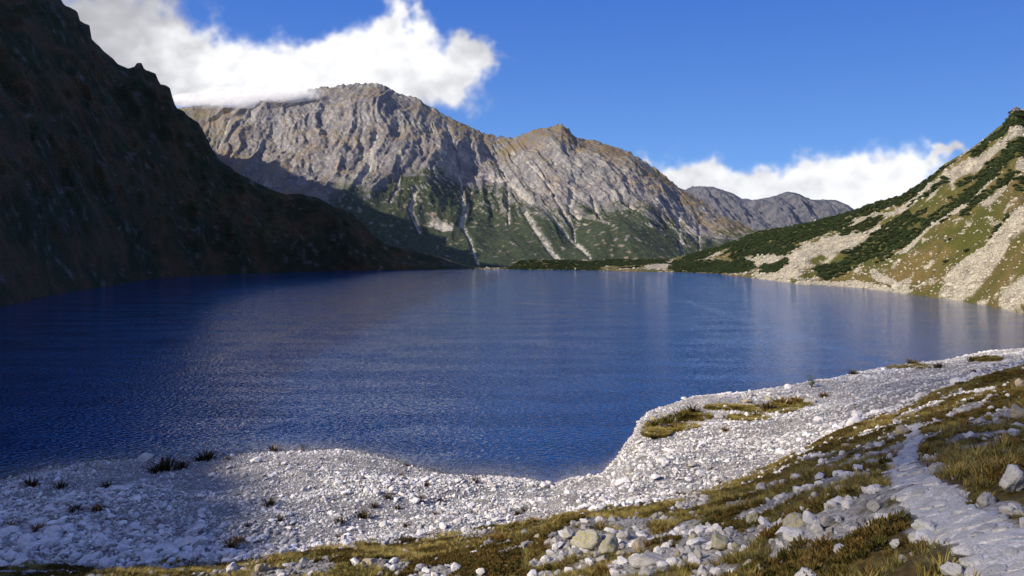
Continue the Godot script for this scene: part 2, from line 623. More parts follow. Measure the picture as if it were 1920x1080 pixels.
	for i in nu:
		var k := grid_k[i]
		var cr: float = keyed(crow, k)
		var shear := 0.75 * sm(820.0, 1000.0, k)
		var side := Vector3(-dirs[i].z, 0, dirs[i].x)
		for j in nt:
			var t := lerpf(-0.05, 1.25, float(j) / (nt - 1))
			var id := j * nu + i
			var p := pos[id]
			var s := p.x + shear * (p.y - 150.0)
			var warp := n_big.get_noise_2d(p.x * 2.0, p.y * 2.0) * 90.0
			var gul := n_gul.get_noise_2d(s + warp * 0.5, p.y * 0.16 + 70.0)
			var rk := n_rock.get_noise_2d(s + p.y * 0.2, p.y * 0.55) + 0.6
			var fi := n_fine.get_noise_3d(p.x, p.y, p.z)
			var big := n_big.get_noise_2d(p.x, p.y + 300.0)
			var env := sm(-0.02, 0.25, t) * (1.0 - 0.75 * sm(0.82, 1.0, t)) * (1.0 - sm(1.0, 1.1, t))
			var rocky := sm(0.25, 0.5, t)
			var sc := scree.read(k, t) if t < 1.0 else 0.0
			cut[id] = sc
			var amp := gul * lerpf(7.0, 19.0, rocky) + rk * lerpf(1.0, 13.0, rocky) + big * 60.0
			amp = amp * env + fi * lerpf(1.6, 6.0, rocky) * (0.35 + 0.65 * env) - sc * 7.0 * env
			p += -dirs[i] * amp * 0.75 + Vector3.UP * amp * 0.6
			p += side * n_col.get_noise_2d(p.x, p.y) * 4.0 * env * rocky
			if t > 0.97 and t <= 1.02: p.y += maxf(fi, -0.2) * 7.0
			pos[id] = p
	# rock, turf, dwarf pine and scree by place on the slope
	var rock := ROCK
	var rock2 := CRAG
	var brown := Color(0.23, 0.17, 0.10)
	var olive := Color(0.19, 0.165, 0.085)
	var pine := DWARF_PINE
	var pale := Color(0.48, 0.45, 0.40)
	for j in nt:
		for i in nu:
			var id := j * nu + i
			var p := pos[id]
			var k := grid_k[i]
			var t := lerpf(-0.05, 1.25, float(j) / (nt - 1))
			var u := pos[mini(j + 1, nt - 1) * nu + i] - pos[maxi(j - 1, 0) * nu + i]
			var r := pos[j * nu + mini(i + 1, nu - 1)] - pos[j * nu + maxi(i - 1, 0)]
			var n := r.cross(u).normalized()
			if n.y < 0: n = -n
			var c1 := n_col.get_noise_3d(p.x, p.y, p.z)
			var c2 := n_fine.get_noise_3d(p.x * 1.7, p.y * 1.7, p.z * 1.7)
			var c3 := n_col.get_noise_3d(p.x * 0.35, p.y * 0.35, p.z * 0.35 + 900.0)
			var c := mix3(rock2, rock, 0.55 + c1 * 1.3 + c2 * 0.9)
			c = mix3(c, pale, sm(0.22, 0.5, c2 + c1 * 0.5) * 0.8)
			var cr: float = keyed(crow, k)
			var row := lerpf(520.0, cr, clampf(t, 0, 1))
			# withered grass on gentler ground; the right flank and the saddle carry most of it
			var soft := sm(0.52, 0.74, n.y + c1 * 0.14)
			var turfy := clampf(soft * 0.55 + 0.26 * sm(-0.1, 0.35, c3 + c1 * 0.5) + 0.9 * sm(60.0, 10.0, row - cr) * sm(820.0, 960.0, k) * sm(-0.35, 0.15, c1 + c3) + 0.5 * sm(480.0, 380.0, k), 0, 1)
			c = mix3(c, mix3(olive, brown, 0.4 + c3 * 1.6), turfy * sm(-0.45, 0.1, c2 + c1 + 0.1))
			var gr: float = keyed(green_row, k)
			var gg := 0.93 * sm(-14.0, 12.0, row - gr + c1 * 28.0 + c2 * 22.0 + c3 * 26.0) * sm(560.0, 680.0, k + c3 * 60.0)
			gg *= 1.0 - sm(0.58, 0.66, n_spk.get_noise_3d(p.x, p.y, p.z) + c3 * 0.35)
			gg *= 1.0 - 0.7 * sm(0.45, 0.36, n.y + c2 * 0.08)
			c = mix3(c, pine * (1.0 + c2 * 0.8), gg)
			c = mix3(c, pale * (1.0 + c2 * 0.5), 0.85 * sm(0.5, 1.1, cut[id] + c2 * 0.6 + c1 * 0.4))
			c.a = 1.0
			col[id] = c
	var o := put_mesh("mountain_far", grid_mesh(pos, col, nu, nt), earth_material(60.0, 0.7, 5, 450.0))
	tag(o, "grey rocky mountain with dark green lower slopes behind the lake", "mountain", "", "structure")

func build_left_mountain() -> void:
	var cl := [[115, 0, 500], [122, 12, 500], [145, 20, 500], [150, 40, 502], [168, 50, 502], [172, 75, 504], [200, 102, 506], [222, 120, 508], [240, 130, 508], [253, 126, 508], [257, 119, 508], [266, 118, 508], [271, 131, 508], [292, 138, 510], [300, 155, 512], [318, 160, 512], [325, 185, 514], [330, 203, 516], [345, 208, 518], [355, 220, 520], [372, 230, 522], [385, 255, 524], [400, 285, 528], [415, 305, 532], [440, 322, 536], [480, 341, 544], [510, 356, 550], [537, 367, 556], [560, 365, 560], [595, 371, 566], [634, 391, 575], [659, 400, 582], [684, 421, 590], [698, 441, 596], [726, 460, 605], [782, 471, 615], [824, 481, 622], [880, 499, 632], [905, 505, 636]]
	var crest := [[-1400.0, Vector3(-330, 150, 330)], [-1000.0, Vector3(-275, 184, 125)], [-800.0, Vector3(-262, 171, 84)], [-700.0, Vector3(-262, 160, 57)], [-600.0, Vector3(-262, 153, 20)], [-400.0, Vector3(-290, 175, -150)], [-200.0, Vector3(-310, 205, -300)], [-60.0, Vector3(-318, 200, -410)], [40.0, at(40, -45, 480)]] + keys3(cl)
	var foot := [[-1400.0, Vector3(-150, -1, 330)], [-1000.0, Vector3(-120, -1, 120)], [-800.0, Vector3(-105, -1, 20)], [-600.0, Vector3(-110, -1, -60)], [-400.0, Vector3(-125, -1, -130)], [-200.0, Vector3(-142, -1, -190)]]
	for f in [[0, 575], [100, 552], [200, 537], [280, 523], [400, 515], [520, 511], [640, 507], [760, 506], [880, 505.5]]:
		var p := on_lake(f[0], f[1])
		p.y = -1.0
		foot.append([float(f[0]), p])
	foot.append([905.0, at(905, 505.5, 610)])
	var nu := 520
	var nt := 170
	# more columns where the photograph looks
	var g := slope_grid(crest, foot, -1400.0, 905.0, nu, nt, 1.0, 160.0)
	var pos: PackedVector3Array = g[0]
	var dirs: PackedVector3Array = g[1]
	var nr := noise(71, 0.018, 5, FastNoiseLite.TYPE_SIMPLEX_SMOOTH, FastNoiseLite.FRACTAL_RIDGED)
	var nf := noise(72, 0.09, 4)
	var nc := noise(73, 0.03, 5)
	var col := PackedColorArray()
	col.resize(nu * nt)
	for i in nu:
		var k := lerpf(-1400.0, 905.0, float(i) / (nu - 1))
		var taper := sm(900.0, 560.0, k)
		for j in nt:
			var t := lerpf(-0.05, 1.25, float(j) / (nt - 1))
			var id := j * nu + i
			var p := pos[id]
			var env := sm(0.0, 0.2, t) * (1.0 - 0.85 * sm(0.85, 0.99, t)) * (1.0 - sm(1.0, 1.05, t)) * taper
			var a := nr.get_noise_3d(p.x, p.y * 0.6, p.z) * 14.0 * env + nf.get_noise_3d(p.x, p.y, p.z) * (1.2 + 2.5 * env) * (0.3 + 0.7 * taper)
			p += -dirs[i] * a * 0.7 + Vector3.UP * a * 0.6
			pos[id] = p
			var c1 := nc.get_noise_3d(p.x, p.y, p.z)
			var c2 := nf.get_noise_3d(p.x * 1.6, p.y * 1.6, p.z * 1.6)
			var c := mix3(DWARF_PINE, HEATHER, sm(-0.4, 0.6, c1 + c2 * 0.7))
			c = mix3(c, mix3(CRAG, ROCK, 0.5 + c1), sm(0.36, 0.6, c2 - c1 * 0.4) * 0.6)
			col[id] = c
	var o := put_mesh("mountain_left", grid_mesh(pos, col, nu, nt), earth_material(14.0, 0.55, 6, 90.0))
	tag(o, "dark heather and pine covered ridge with jagged crest in shade", "mountain", "", "structure")

func build_distant_ridge() -> void:
	var cl := [[1180, 400, 6300], [1230, 372, 6200], [1262, 347, 6150], [1285, 355, 6100], [1300, 350, 6100], [1322, 349, 6080], [1345, 354, 6060], [1365, 358, 6040], [1392, 373, 6000], [1410, 376, 6000], [1440, 372, 5980], [1460, 365, 5960], [1480, 360, 5950], [1498, 364, 5950], [1520, 374, 5940], [1545, 374, 5930], [1570, 377, 5920], [1590, 385, 5900], [1605, 397, 5900], [1660, 420, 5880], [1760, 440, 5860]]
	var crest := keys3(cl)
	var foot := [[1180.0, at(1180, 500, 4700)], [1760.0, at(1760, 500, 4600)]]
	var nu := 360
	var nt := 120
	var g := slope_grid(crest, foot, 1180.0, 1760.0, nu, nt, 1.15, 600.0)
	var pos: PackedVector3Array = g[0]
	var dirs: PackedVector3Array = g[1]
	var nr := noise(81, 0.0035, 5, FastNoiseLite.TYPE_SIMPLEX_SMOOTH, FastNoiseLite.FRACTAL_RIDGED)
	var nf := noise(82, 0.014, 4)
	var col := PackedColorArray()
	col.resize(nu * nt)
	for i in nu:
		for j in nt:
			var t := lerpf(-0.05, 1.25, float(j) / (nt - 1))
			var id := j * nu + i
			var p := pos[id]
			var env := sm(0.0, 0.3, t) * (1.0 - 0.8 * sm(0.85, 1.0, t)) * (1.0 - sm(1.0, 1.1, t))
			var a := nr.get_noise_2d(p.x + p.y * 0.2, p.y * 0.4) * 110.0 * env + nf.get_noise_3d(p.x, p.y, p.z) * 22.0 * (0.3 + env)
			p += -dirs[i] * a * 0.75 + Vector3.UP * a * 0.55
			pos[id] = p
			var c2 := nf.get_noise_3d(p.x, p.y * 1.4, p.z)
			col[id] = mix3(Color(0.07, 0.072, 0.09), Color(0.15, 0.145, 0.155), 0.5 + c2 * 1.3)  # blue tint puts the haze of distance into the rock colour
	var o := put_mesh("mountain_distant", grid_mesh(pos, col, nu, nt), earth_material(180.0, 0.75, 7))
	tag(o, "hazy blue-grey peaks beyond the valley", "mountain", "", "structure")

func build_side_ridge() -> void:
	# the high ridge hidden behind the dark one; its shade lies on the foot of the far mountain
	var crest := [[0.0, Vector3(-520, 120, -900)], [1.0, Vector3(-655, 290, -1080)], [2.0, Vector3(-770, 470, -1267)], [3.0, Vector3(-890, 530, -1430)], [4.0, Vector3(-1015, 580, -1610)], [5.0, Vector3(-1195, 630, -1881)], [6.0, Vector3(-1600, 650, -2250)]]
	var foot := [[0.0, Vector3(-330, -40, -950)], [6.0, Vector3(-1100, 40, -2500)]]
	var nu := 120
	var nt := 60
	var g := slope_grid(crest, foot, 0.0, 6.0, nu, nt, 1.1, 300.0)
	var pos: PackedVector3Array = g[0]
	var nf := noise(92, 0.01, 4)
	var col := PackedColorArray()
	col.resize(nu * nt)
	for id in nu * nt:
		var p := pos[id]
		p.y += nf.get_noise_3d(p.x, p.y, p.z) * 40.0
		pos[id] = p
		col[id] = mix3(CRAG, ROCK, 0.5 + nf.get_noise_3d(p.x * 2.0, p.y * 2.0, p.z * 2.0))
	var o := put_mesh("mountain_side", grid_mesh(pos, col, nu, nt), earth_material(60.0, 0.7, 8))
	tag(o, "high rock ridge behind the dark shaded ridge", "mountain", "", "structure")

# ------------------------------------------------------------------ hillside across the lake
func build_hill() -> void:
	var cl := [[840, 503.5, 636], [958, 501, 632], [975, 489, 625], [1000, 488, 622], [1050, 489, 620], [1109, 491, 618], [1131, 487, 618], [1181, 487, 618], [1256, 486, 615], [1284, 478, 612], [1337, 466, 612], [1387, 447, 606], [1427, 433, 588], [1480, 424, 545], [1535, 413, 500], [1613, 392, 465], [1691, 367, 438], [1722, 348, 432], [1745, 328, 430], [1773, 302, 428], [1800, 287, 426], [1819, 277, 424], [1850, 255, 422], [1880, 232, 420], [1890, 222, 420], [1893, 210, 420], [1905, 201, 420], [1915, 205, 420], [1922, 212, 420], [1960, 190, 418], [2050, 130, 412], [2200, 50, 400], [2500, -60, 380]]
	var crest := keys3(cl)
	var crow := rows(cl)
	var fl := [[840, 505], [955, 505], [1069, 506], [1194, 509], [1337, 512], [1380, 517], [1419, 522], [1497, 532], [1598, 538], [1691, 549], [1769, 559], [1847, 571], [1920, 588], [2000, 610]]
	var frow := rows(fl)
	var foot := []
	for f in fl: foot.append([float(f[0]), on_lake(f[0], f[1])])
	foot.append([2200.0, Vector3(122, 0, -148)])
	foot.append([2500.0, Vector3(150, 2, -125)])
	frow.append([2500.0, 700.0])
	var k0 := 840.0
	var k1 := 2500.0
	var nu := 640
	var nt := 200
	var g := slope_grid(crest, foot, k0, k1, nu, nt, 1.0, 120.0)
	var pos: PackedVector3Array = g[0]
	var dirs: PackedVector3Array = g[1]
	var pines := Mask.new(840, 2500, 2.0, 160)
	strokes(pines, [
		[11.0, 1.4, Vector2(1935, 238), Vector2(1840, 288), Vector2(1780, 322), Vector2(1722, 360), Vector2(1640, 393), Vector2(1560, 410)],
		[9.0, 1.4, Vector2(1930, 262), Vector2(1868, 290), Vector2(1832, 322)],
		[6.0, 1.6, Vector2(1930, 318), Vector2(1850, 352), Vector2(1805, 375)],
		[13.0, 1.6, Vector2(1940, 335), Vector2(1880, 370), Vector2(1800, 408), Vector2(1720, 448), Vector2(1650, 474)],
		[8.0, 1.6, Vector2(1650, 474), Vector2(1590, 497), Vector2(1545, 514)],
		[5.0, 1.8, Vector2(1900, 396), Vector2(1830, 432), Vector2(1812, 446)],
		[9.0, 2.0, Vector2(1640, 424), Vector2(1620, 436)], [8.0, 1.8, Vector2(1692, 428), Vector2(1670, 440)], [6.0, 2.0, Vector2(1600, 440), Vector2(1588, 446)],
		[5.0, 1.8, Vector2(1735, 392), Vector2(1715, 400)], [5.0, 1.8, Vector2(1770, 372), Vector2(1750, 380)],
		[16.0, 2.0, Vector2(1400, 462), Vector2(1450, 452), Vector2(1500, 440), Vector2(1560, 422)], [9.0, 2.0, Vector2(1390, 480), Vector2(1470, 472)],
		[9.0, 2.0, Vector2(1275, 500), Vector2(1330, 500), Vector2(1395, 500)], [9.0, 1.6, Vector2(1440, 508), Vector2(1462, 506)],
		[9.0, 2.2, Vector2(968, 498), Vector2(1040, 498), Vector2(1110, 499)], [6.0, 2.0, Vector2(1140, 492), Vector2(1180, 492), Vector2(1240, 490)],  # first stroke is the far knoll's shade, drawn in as dark pine
		[8.0, 2.0, Vector2(1300, 482), Vector2(1370, 462)]], frow, crow)
	var pale := Mask.new(840, 2500, 2.0, 160)
	strokes(pale, [
		[10.0, 1.6, Vector2(1930, 286), Vector2(1850, 328), Vector2(1760, 372), Vector2(1690, 408), Vector2(1620, 425)],
		[18.0, 1.8, Vector2(1640, 452), Vector2(1560, 470), Vector2(1500, 495), Vector2(1450, 520)],
		[13.0, 1.6, Vector2(1930, 478), Vector2(1850, 518), Vector2(1790, 556)],
		[8.0, 1.6, Vector2(1460, 480), Vector2(1400, 495)], [5.0, 2.0, Vector2(1220, 503), Vector2(1270, 498)], [5.0, 2.0, Vector2(1300, 488), Vector2(1335, 480)],
		[5.0, 1.6, Vector2(1860, 395), Vector2(1800, 430), Vector2(1730, 465), Vector2(1690, 490)], [7.0, 1.6, Vector2(1935, 560), Vector2(1890, 575)],
		[5.0, 1.5, Vector2(1700, 540), Vector2(1640, 520)], [6.0, 1.5, Vector2(1935, 370), Vector2(1915, 385)], [4.0, 2.0, Vector2(1500, 530), Vector2(1600, 535), Vector2(1700, 547)],
		[5.0, 1.4, Vector2(1880, 415), Vector2(1850, 435)], [6.0, 1.4, Vector2(1640, 400), Vector2(1600, 425)]], frow, crow)
	var nb := noise(101, 0.012, 4)
	var nf := noise(102, 0.11, 4)
	var nc := noise(103, 0.035, 5)
	var ns := noise(104, 0.03, 4)
	var col := PackedColorArray()
	col.resize(nu * nt)
	var mk_p := PackedFloat32Array()
	var mk_s := PackedFloat32Array()
	mk_p.resize(nu * nt); mk_s.resize(nu * nt)
	for i in nu:
		var k := lerpf(k0, k1, float(i) / (nu - 1))
		var lowland := sm(1450.0, 1250.0, k)
		var flat := sm(965.0, 985.0, k)
		var knob := sm(1883.0, 1893.0, k) * sm(1925.0, 1918.0, k)
		for j in nt:
			var t := lerpf(-0.05, 1.25, float(j) / (nt - 1))
			var id := j * nu + i
			var p := pos[id]
			var env := sm(0.0, 0.15, t) * (1.0 - 0.8 * sm(0.85, 1.0, t))
			var a := nb.get_noise_3d(p.x, p.y, p.z) * lerpf(9.0, 2.5, lowland) * env * flat + nf.get_noise_3d(p.x, p.y, p.z) * lerpf(1.3, 0.7, lowland) * (0.3 + env) * lerpf(0.15, 1.0, flat)
			p += -dirs[i] * a * 0.5 + Vector3.UP * a * 0.8
			pos[id] = p
			# drifts run down the fall line, so the noise is stretched along it
			var q := t - 0.00133 * (k - 1500.0)
			var drift := ns.get_noise_2d(k * 0.22, q * 330.0)
			var c1 := nc.get_noise_3d(p.x, p.y, p.z)
			var c2 := nf.get_noise_3d(p.x * 1.3, p.y * 1.3, p.z * 1.3)
			var mp := pines.read(k, clampf(t, 0, 1))
			var ms := pale.read(k, clampf(t, 0, 1))
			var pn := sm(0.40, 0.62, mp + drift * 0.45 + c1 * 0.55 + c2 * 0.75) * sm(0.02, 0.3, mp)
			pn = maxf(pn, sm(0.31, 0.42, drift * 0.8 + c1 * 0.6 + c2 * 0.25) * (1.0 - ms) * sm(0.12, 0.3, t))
			var sc := sm(0.38, 0.62, ms + drift * 0.5 + c1 * 0.45 + c2 * 0.6) * sm(0.02, 0.3, ms)
			sc = maxf(sc, sm(0.34, 0.52, -drift * 0.8 + c2 * 0.75) * 0.9)
			sc *= 1.0 - pn * 0.9
			mk_p[id] = pn; mk_s[id] = sc
			var c := mix3(Color(0.088, 0.092, 0.022), Color(0.17, 0.125, 0.045), 0.5 + c1 * 1.3 + c2 * 0.6)
			c = mix3(c, Color(0.42, 0.385, 0.31) * (0.85 + c2 * 0.7), sc)
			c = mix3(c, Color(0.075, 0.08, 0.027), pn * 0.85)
			c = mix3(c, Color(0.13, 0.115, 0.11), knob * sm(0.93, 0.96, t))
			c.a = 1.0
			col[id] = c
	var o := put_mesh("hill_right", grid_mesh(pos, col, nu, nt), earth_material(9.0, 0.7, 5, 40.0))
	tag(o, "grassy hillside with pale scree and dark dwarf pine across the water", "hillside", "", "structure")
	# loose stones and dwarf pine on it
	var r := RandomNumberGenerator.new()
	r.seed = 404
	var variants := []
	for v in 4: variants.append(stone_mesh(1, 900 + v, 7, 0.65, 0.25, false))
	var xs := [[], [], [], []]
	var cs := [[], [], [], []]
	var px := []
	var pc := []
	var big := []
	for n in 90000:
		var i := r.randi_range(2, int(nu * 0.68))
		var j := r.randi_range(8, int(nt * 0.80))
		var id := j * nu + i
		var p := pos[id].lerp(pos[id + 1], r.randf()).lerp(pos[id + nu], r.randf() * 0.9)
		if p.y < 0.05: continue
		# every cell stands for its own area of ground
		var area := (pos[id + 1] - pos[id]).length() * (pos[id + nu] - pos[id]).length()
		if r.randf() > area / 1.6: continue
		var roll := r.randf()
		if mk_p[id] > 0.3 + 0.5 * r.randf():
			if r.randf() < 0.35: continue
			var s := r.randf_range(1.5, 3.6)
			px.append(Transform3D(basis_of(r.randf() * TAU, 0, 0, Vector3(s, s * r.randf_range(0.45, 0.8), s)), p - Vector3(0, 0.15, 0)))
			var g_ := r.randf_range(0.7, 1.35)
			pc.append(Color(g_ * r.randf_range(0.9, 1.2), g_, g_ * 0.9))
		elif roll < 0.07 + mk_s[id] * 0.9:
			var s := 0.35 * exp(r.randf() * 1.1) * (1.0 if mk_s[id] > 0.3 else 1.1)
			if r.randf() < 0.03: s *= r.randf_range(1.8, 3.2)
			var g_ := r.randf_range(0.75, 1.15)
			var v := r.randi() % 4
			var x := Transform3D(basis_of(r.randf() * TAU, r.randfn() * 0.3, r.randfn() * 0.3, Vector3.ONE * s), p + Vector3(0, s * 0.12, 0))
			if s > 1.75 and big.size() < 110:
				big.append([x, v, mk_s[id] > 0.4])
			else:
				xs[v].append(x)
				cs[v].append(Color(g_, g_ * 0.985, g_ * 0.95))
	var mat := rock_material(Color(0.43, 0.40, 0.335), Color(0.30, 0.27, 0.2), 0.0, 1.0, 207)
	for v in 4: multi("scree_stones", variants[v], mat, xs[v], cs[v], "pale loose stones in drifts down the grassy hillside", "scree")
	for b in big:
		var s := put_mesh("hillside_boulder", variants[b[1]], mat)
		s.transform = b[0]
		tag(s, "pale boulder in a scree drift of the hillside across the lake" if b[2] else "pale boulder standing in the grass of the hillside across the lake", "boulder", "pale boulders strewn over the far hillside")
	multi("dwarf_pine_thicket", bush_mesh(17, 90), leaf_material(DWARF_PINE * 1.3), px, pc, "dark green dwarf pine thickets in bands on the hillside", "thicket")

func bush_mesh(sd: int, count: int) -> ArrayMesh:
	# a low dome of short upturned shoots, about one metre wide and one high
	var r := RandomNumberGenerator.new()
	r.seed = sd
	var st := SurfaceTool.new()
	st.begin(Mesh.PRIMITIVE_TRIANGLES)
	for i in count:
		var d := Vector3(r.randfn(), absf(r.randfn()) * 0.9 + 0.05, r.randfn()).normalized()
		var b := d * r.randf_range(0.18, 0.40) * Vector3(1, 0.9, 1)
		var tip := b + (d + Vector3(0, 0.7, 0)).normalized() * r.randf_range(0.12, 0.24)
		var side := d.cross(Vector3(r.randfn(), r.randfn(), r.randfn())).normalized() * r.randf_range(0.05, 0.1)
		for s in 2:
			var w := side if s == 0 else side.cross(d).normalized() * side.length()
			st.add_vertex(b - w); st.add_vertex(tip); st.add_vertex(b + w)
	st.generate_normals()
	return st.commit()

func leaf_material(c: Color) -> StandardMaterial3D:
	var m := StandardMaterial3D.new()
	m.albedo_color = c.linear_to_srgb()
	m.vertex_color_use_as_albedo = true
	m.roughness = 0.8
	m.metallic_specular = 0.2
	m.cull_mode = BaseMaterial3D.CULL_DISABLED
	m.backlight_enabled = true
	m.backlight = Color(0.35, 0.35, 0.3)
	return m

# ------------------------------------------------------------------ near shore and turf
var path_pts := []      # [Vector3, half width]
var rock_zones := []    # [Vector2 centre, radius x, radius z]
var tuft_px := noise(121, 0.35, 4)
var bare := noise(122, 0.28, 3)

func path_dist(x: float, z: float) -> float:
	# distance outside the footpath, negative on it
	var best := 99.0
	for i in path_pts.size() - 1:
		var a: Vector3 = path_pts[i][0]
		var b: Vector3 = path_pts[i + 1][0]
		var ab := Vector2(b.x - a.x, b.z - a.z)
		var ap := Vector2(x - a.x, z - a.z)
		var t := clampf(ap.dot(ab) / ab.length_squared(), 0, 1)
		best = minf(best, (ap - ab * t).length() - lerpf(path_pts[i][1], path_pts[i + 1][1], t))
	return best

func rockiness(x: float, z: float) -> float:
	var v := 0.0
	for q in rock_zones:
		var dx: float = (x - q[0].x) / q[1]
		var dz: float = (z - q[0].y) / q[2]
		v = maxf(v, 1.3 - dx * dx - dz * dz)
	return v

func turf_share(x: float, z: float) -> float:
	# 1 in the grass, 0 on bare stones
	var d := -z
	var a := x / d
	var db := tab(t_db, a)
	var n := tuft_px.get_noise_2d(x, z)
	var v := sm(0.8, -0.8, d - db + n * 2.2)
	v *= 1.0 - sm(0.35, 0.75, rockiness(x, z) + n * 0.7)
	v *= sm(-0.3, -0.17, bare.get_noise_2d(x, z) + 0.3 * n)
	v *= sm(-0.06, 0.1, path_dist(x, z) + n * 0.12)
	return v

func build_ground() -> void:
	for q in [[1718, 796, 16], [1712, 815, 32], [1706, 840, 50], [1695, 862, 64], [1703, 888, 84], [1728, 915, 100], [1752, 944, 116], [1785, 968, 124], [1830, 992, 130], [1880, 1022, 170], [1935, 1062, 215], [2010, 1120, 260]]:
		var p := hit(q[0], q[1])
		path_pts.append([p, q[2] * 0.42 / FOCAL * -p.z])
	for q in [[1095, 1012, 80, 26], [1190, 1015, 70, 22], [1290, 1005, 60, 18], [1060, 1040, 80, 16], [1220, 1048, 90, 20], [1340, 1012, 60, 22], [1330, 1050, 60, 16], [1430, 1000, 60, 16], [1520, 985, 70, 22], [1600, 985, 60, 20], [1650, 975, 45, 16], [1560, 905, 40, 9], [1600, 868, 40, 8], [1740, 992, 45, 14], [1830, 840, 36, 12], [1880, 840, 40, 14], [1880, 775, 36, 10], [1820, 762, 40, 8], [1770, 885, 38, 12], [1860, 950, 40, 14], [1900, 830, 40, 10], [1180, 1072, 60, 8], [1470, 1030, 30, 8], [1325, 1075, 40, 8]]:
		var p := hit(q[0], q[1])
		var p2 := hit(q[0], q[1] - q[3])
		rock_zones.append([Vector2(p.x, p.z), q[2] / FOCAL * -p.z, maxf(absf(p2.z - p.z), 0.4)])
	var nu := 700
	var near := 380
	var ds := PackedFloat32Array()
	for j in near: ds.append(3.0 * pow(135.0 / 3.0, float(j) / (near - 1)))
	for j in 30: ds.append(lerpf(140.0, 660.0, j / 29.0))
	var nt := ds.size()
	var pos := PackedVector3Array()
	var col := PackedColorArray()
	pos.resize(nu * nt); col.resize(nu * nt)
	var nc := noise(131, 0.6, 4)
	var nl := noise(132, 0.09, 3)
	for j in nt:
		var d := ds[j]
		for i in nu:
			var a := lerpf(-0.95, 0.95, float(i) / (nu - 1))
			var x := a * d
			var h := G(x, -d)
			var id := j * nu + i
			pos[id] = Vector3(x, h, -d)
			var c1 := nc.get_noise_2d(x, d)
			var stone := Color(0.40, 0.385, 0.37) * (1.0 + c1 * 0.5)
			var c := stone
			if d < 60.0:
				var tf := turf_share(x, -d)
				c = mix3(stone * 0.8, mix3(Color(0.08, 0.055, 0.022), Color(0.13, 0.105, 0.03), 0.5 + c1), tf)
			if h < 0.15:
				# wet and brown-filmed stones along the waterline, silt further down
				c = mix3(c, Color(0.10, 0.075, 0.05) * (1.0 + c1 * 0.6), sm(0.12, 0.02, h) * sm(-0.35, -0.1, h) * 0.8)
				c = mix3(c, Color(0.19, 0.175, 0.13) * (1.0 + c1 * 0.4), sm(-0.1, -0.6, h + c1 * 0.3))
			c.a = 1.0
			col[id] = c
	var o := put_mesh("ground", grid_mesh(pos, col, nu, nt), earth_material(1.6, 0.6, 5, 1.5))
	tag(o, "stony lakeshore rising to a grassy slope", "ground", "", "structure")

func build_path() -> void:
	# trodden grit bed, then the slabs laid in it
	var pos := PackedVector3Array()
	var col := PackedColorArray()
	var dense := []
	for i in path_pts.size() - 1:
		for s in 8:
			var t := s / 8.0
			dense.append([path_pts[i][0].lerp(path_pts[i + 1][0], t), lerpf(path_pts[i][1], path_pts[i + 1][1], t)])
	var w := 13
	var nz := noise(141, 1.1, 3)
	for i in dense.size():
		var p: Vector3 = dense[i][0]
		var q: Vector3 = dense[mini(i + 1, dense.size() - 1)][0]
		var b: Vector3 = dense[maxi(i - 1, 0)][0]
		var dir := (q - b)
		dir.y = 0
		var side := Vector3(-dir.z, 0, dir.x).normalized()
		for k in w:
			var f := (k / (w - 1.0) * 2.0 - 1.0)
			var ext: float = dense[i][1] * (1.0 + nz.get_noise_2d(i * 0.35, signf(f) * 30.0) * 0.45)
			var v := p + side * f * ext
			v.y = G(v.x, v.z) + 0.035 * (1.0 - pow(absf(f), 4.0)) - 0.01 + nz.get_noise_2d(v.x * 3.0, v.z * 3.0) * 0.02
			pos.append(v)
			var g := 0.48 * (1.0 + nz.get_noise_2d(v.x * 4.0, v.z * 4.0) * 0.35)
			col.append(Color(g, g * 0.985, g * 0.99))
	var o := put_mesh("path", grid_mesh(pos, col, w, dense.size()), earth_material(0.7, 0.75, 5, 1.0))
	tag(o, "pale trodden footpath paved with flat slabs", "path", "", "structure")
	var r := RandomNumberGenerator.new()
	r.seed = 77
	var mats := []
	for g in [Color(0.54, 0.535, 0.54), Color(0.46, 0.455, 0.46), Color(0.58, 0.57, 0.565)]:
		mats.append(rock_material(g, g * 0.85, 0.0, 0.8, 300 + mats.size()))
	var shapes := []
	for v in 5: shapes.append(slab_mesh(500 + v))
	for i in range(0, dense.size()):
		var p: Vector3 = dense[i][0]
		for n in 3:
			var hw: float = dense[i][1] * 0.92
			var s := r.randf_range(0.22, 0.5) * clampf(hw * 1.4, 0.5, 1.1)
			var x := p.x + r.randf_range(-0.85, 0.85) * hw
			var z := p.z + r.randf_range(-0.3, 0.3)
			var e := 0.15
			var nrm := Vector3(G(x - e, z) - G(x + e, z), 2 * e, G(x, z - e) - G(x, z + e)).normalized()
			var o2 := put_mesh("slab", shapes[r.randi() % 5], mats[r.randi() % 3], o)
			var bs := Basis(Quaternion(Vector3.UP, nrm)) * basis_of(r.randf() * TAU, r.randfn() * 0.04, r.randfn() * 0.04, Vector3(s * 1.3, r.randf_range(0.7, 1.2), s))
			o2.transform = Transform3D(bs, Vector3(x, G(x, z) + r.randf_range(-0.05, -0.012), z))

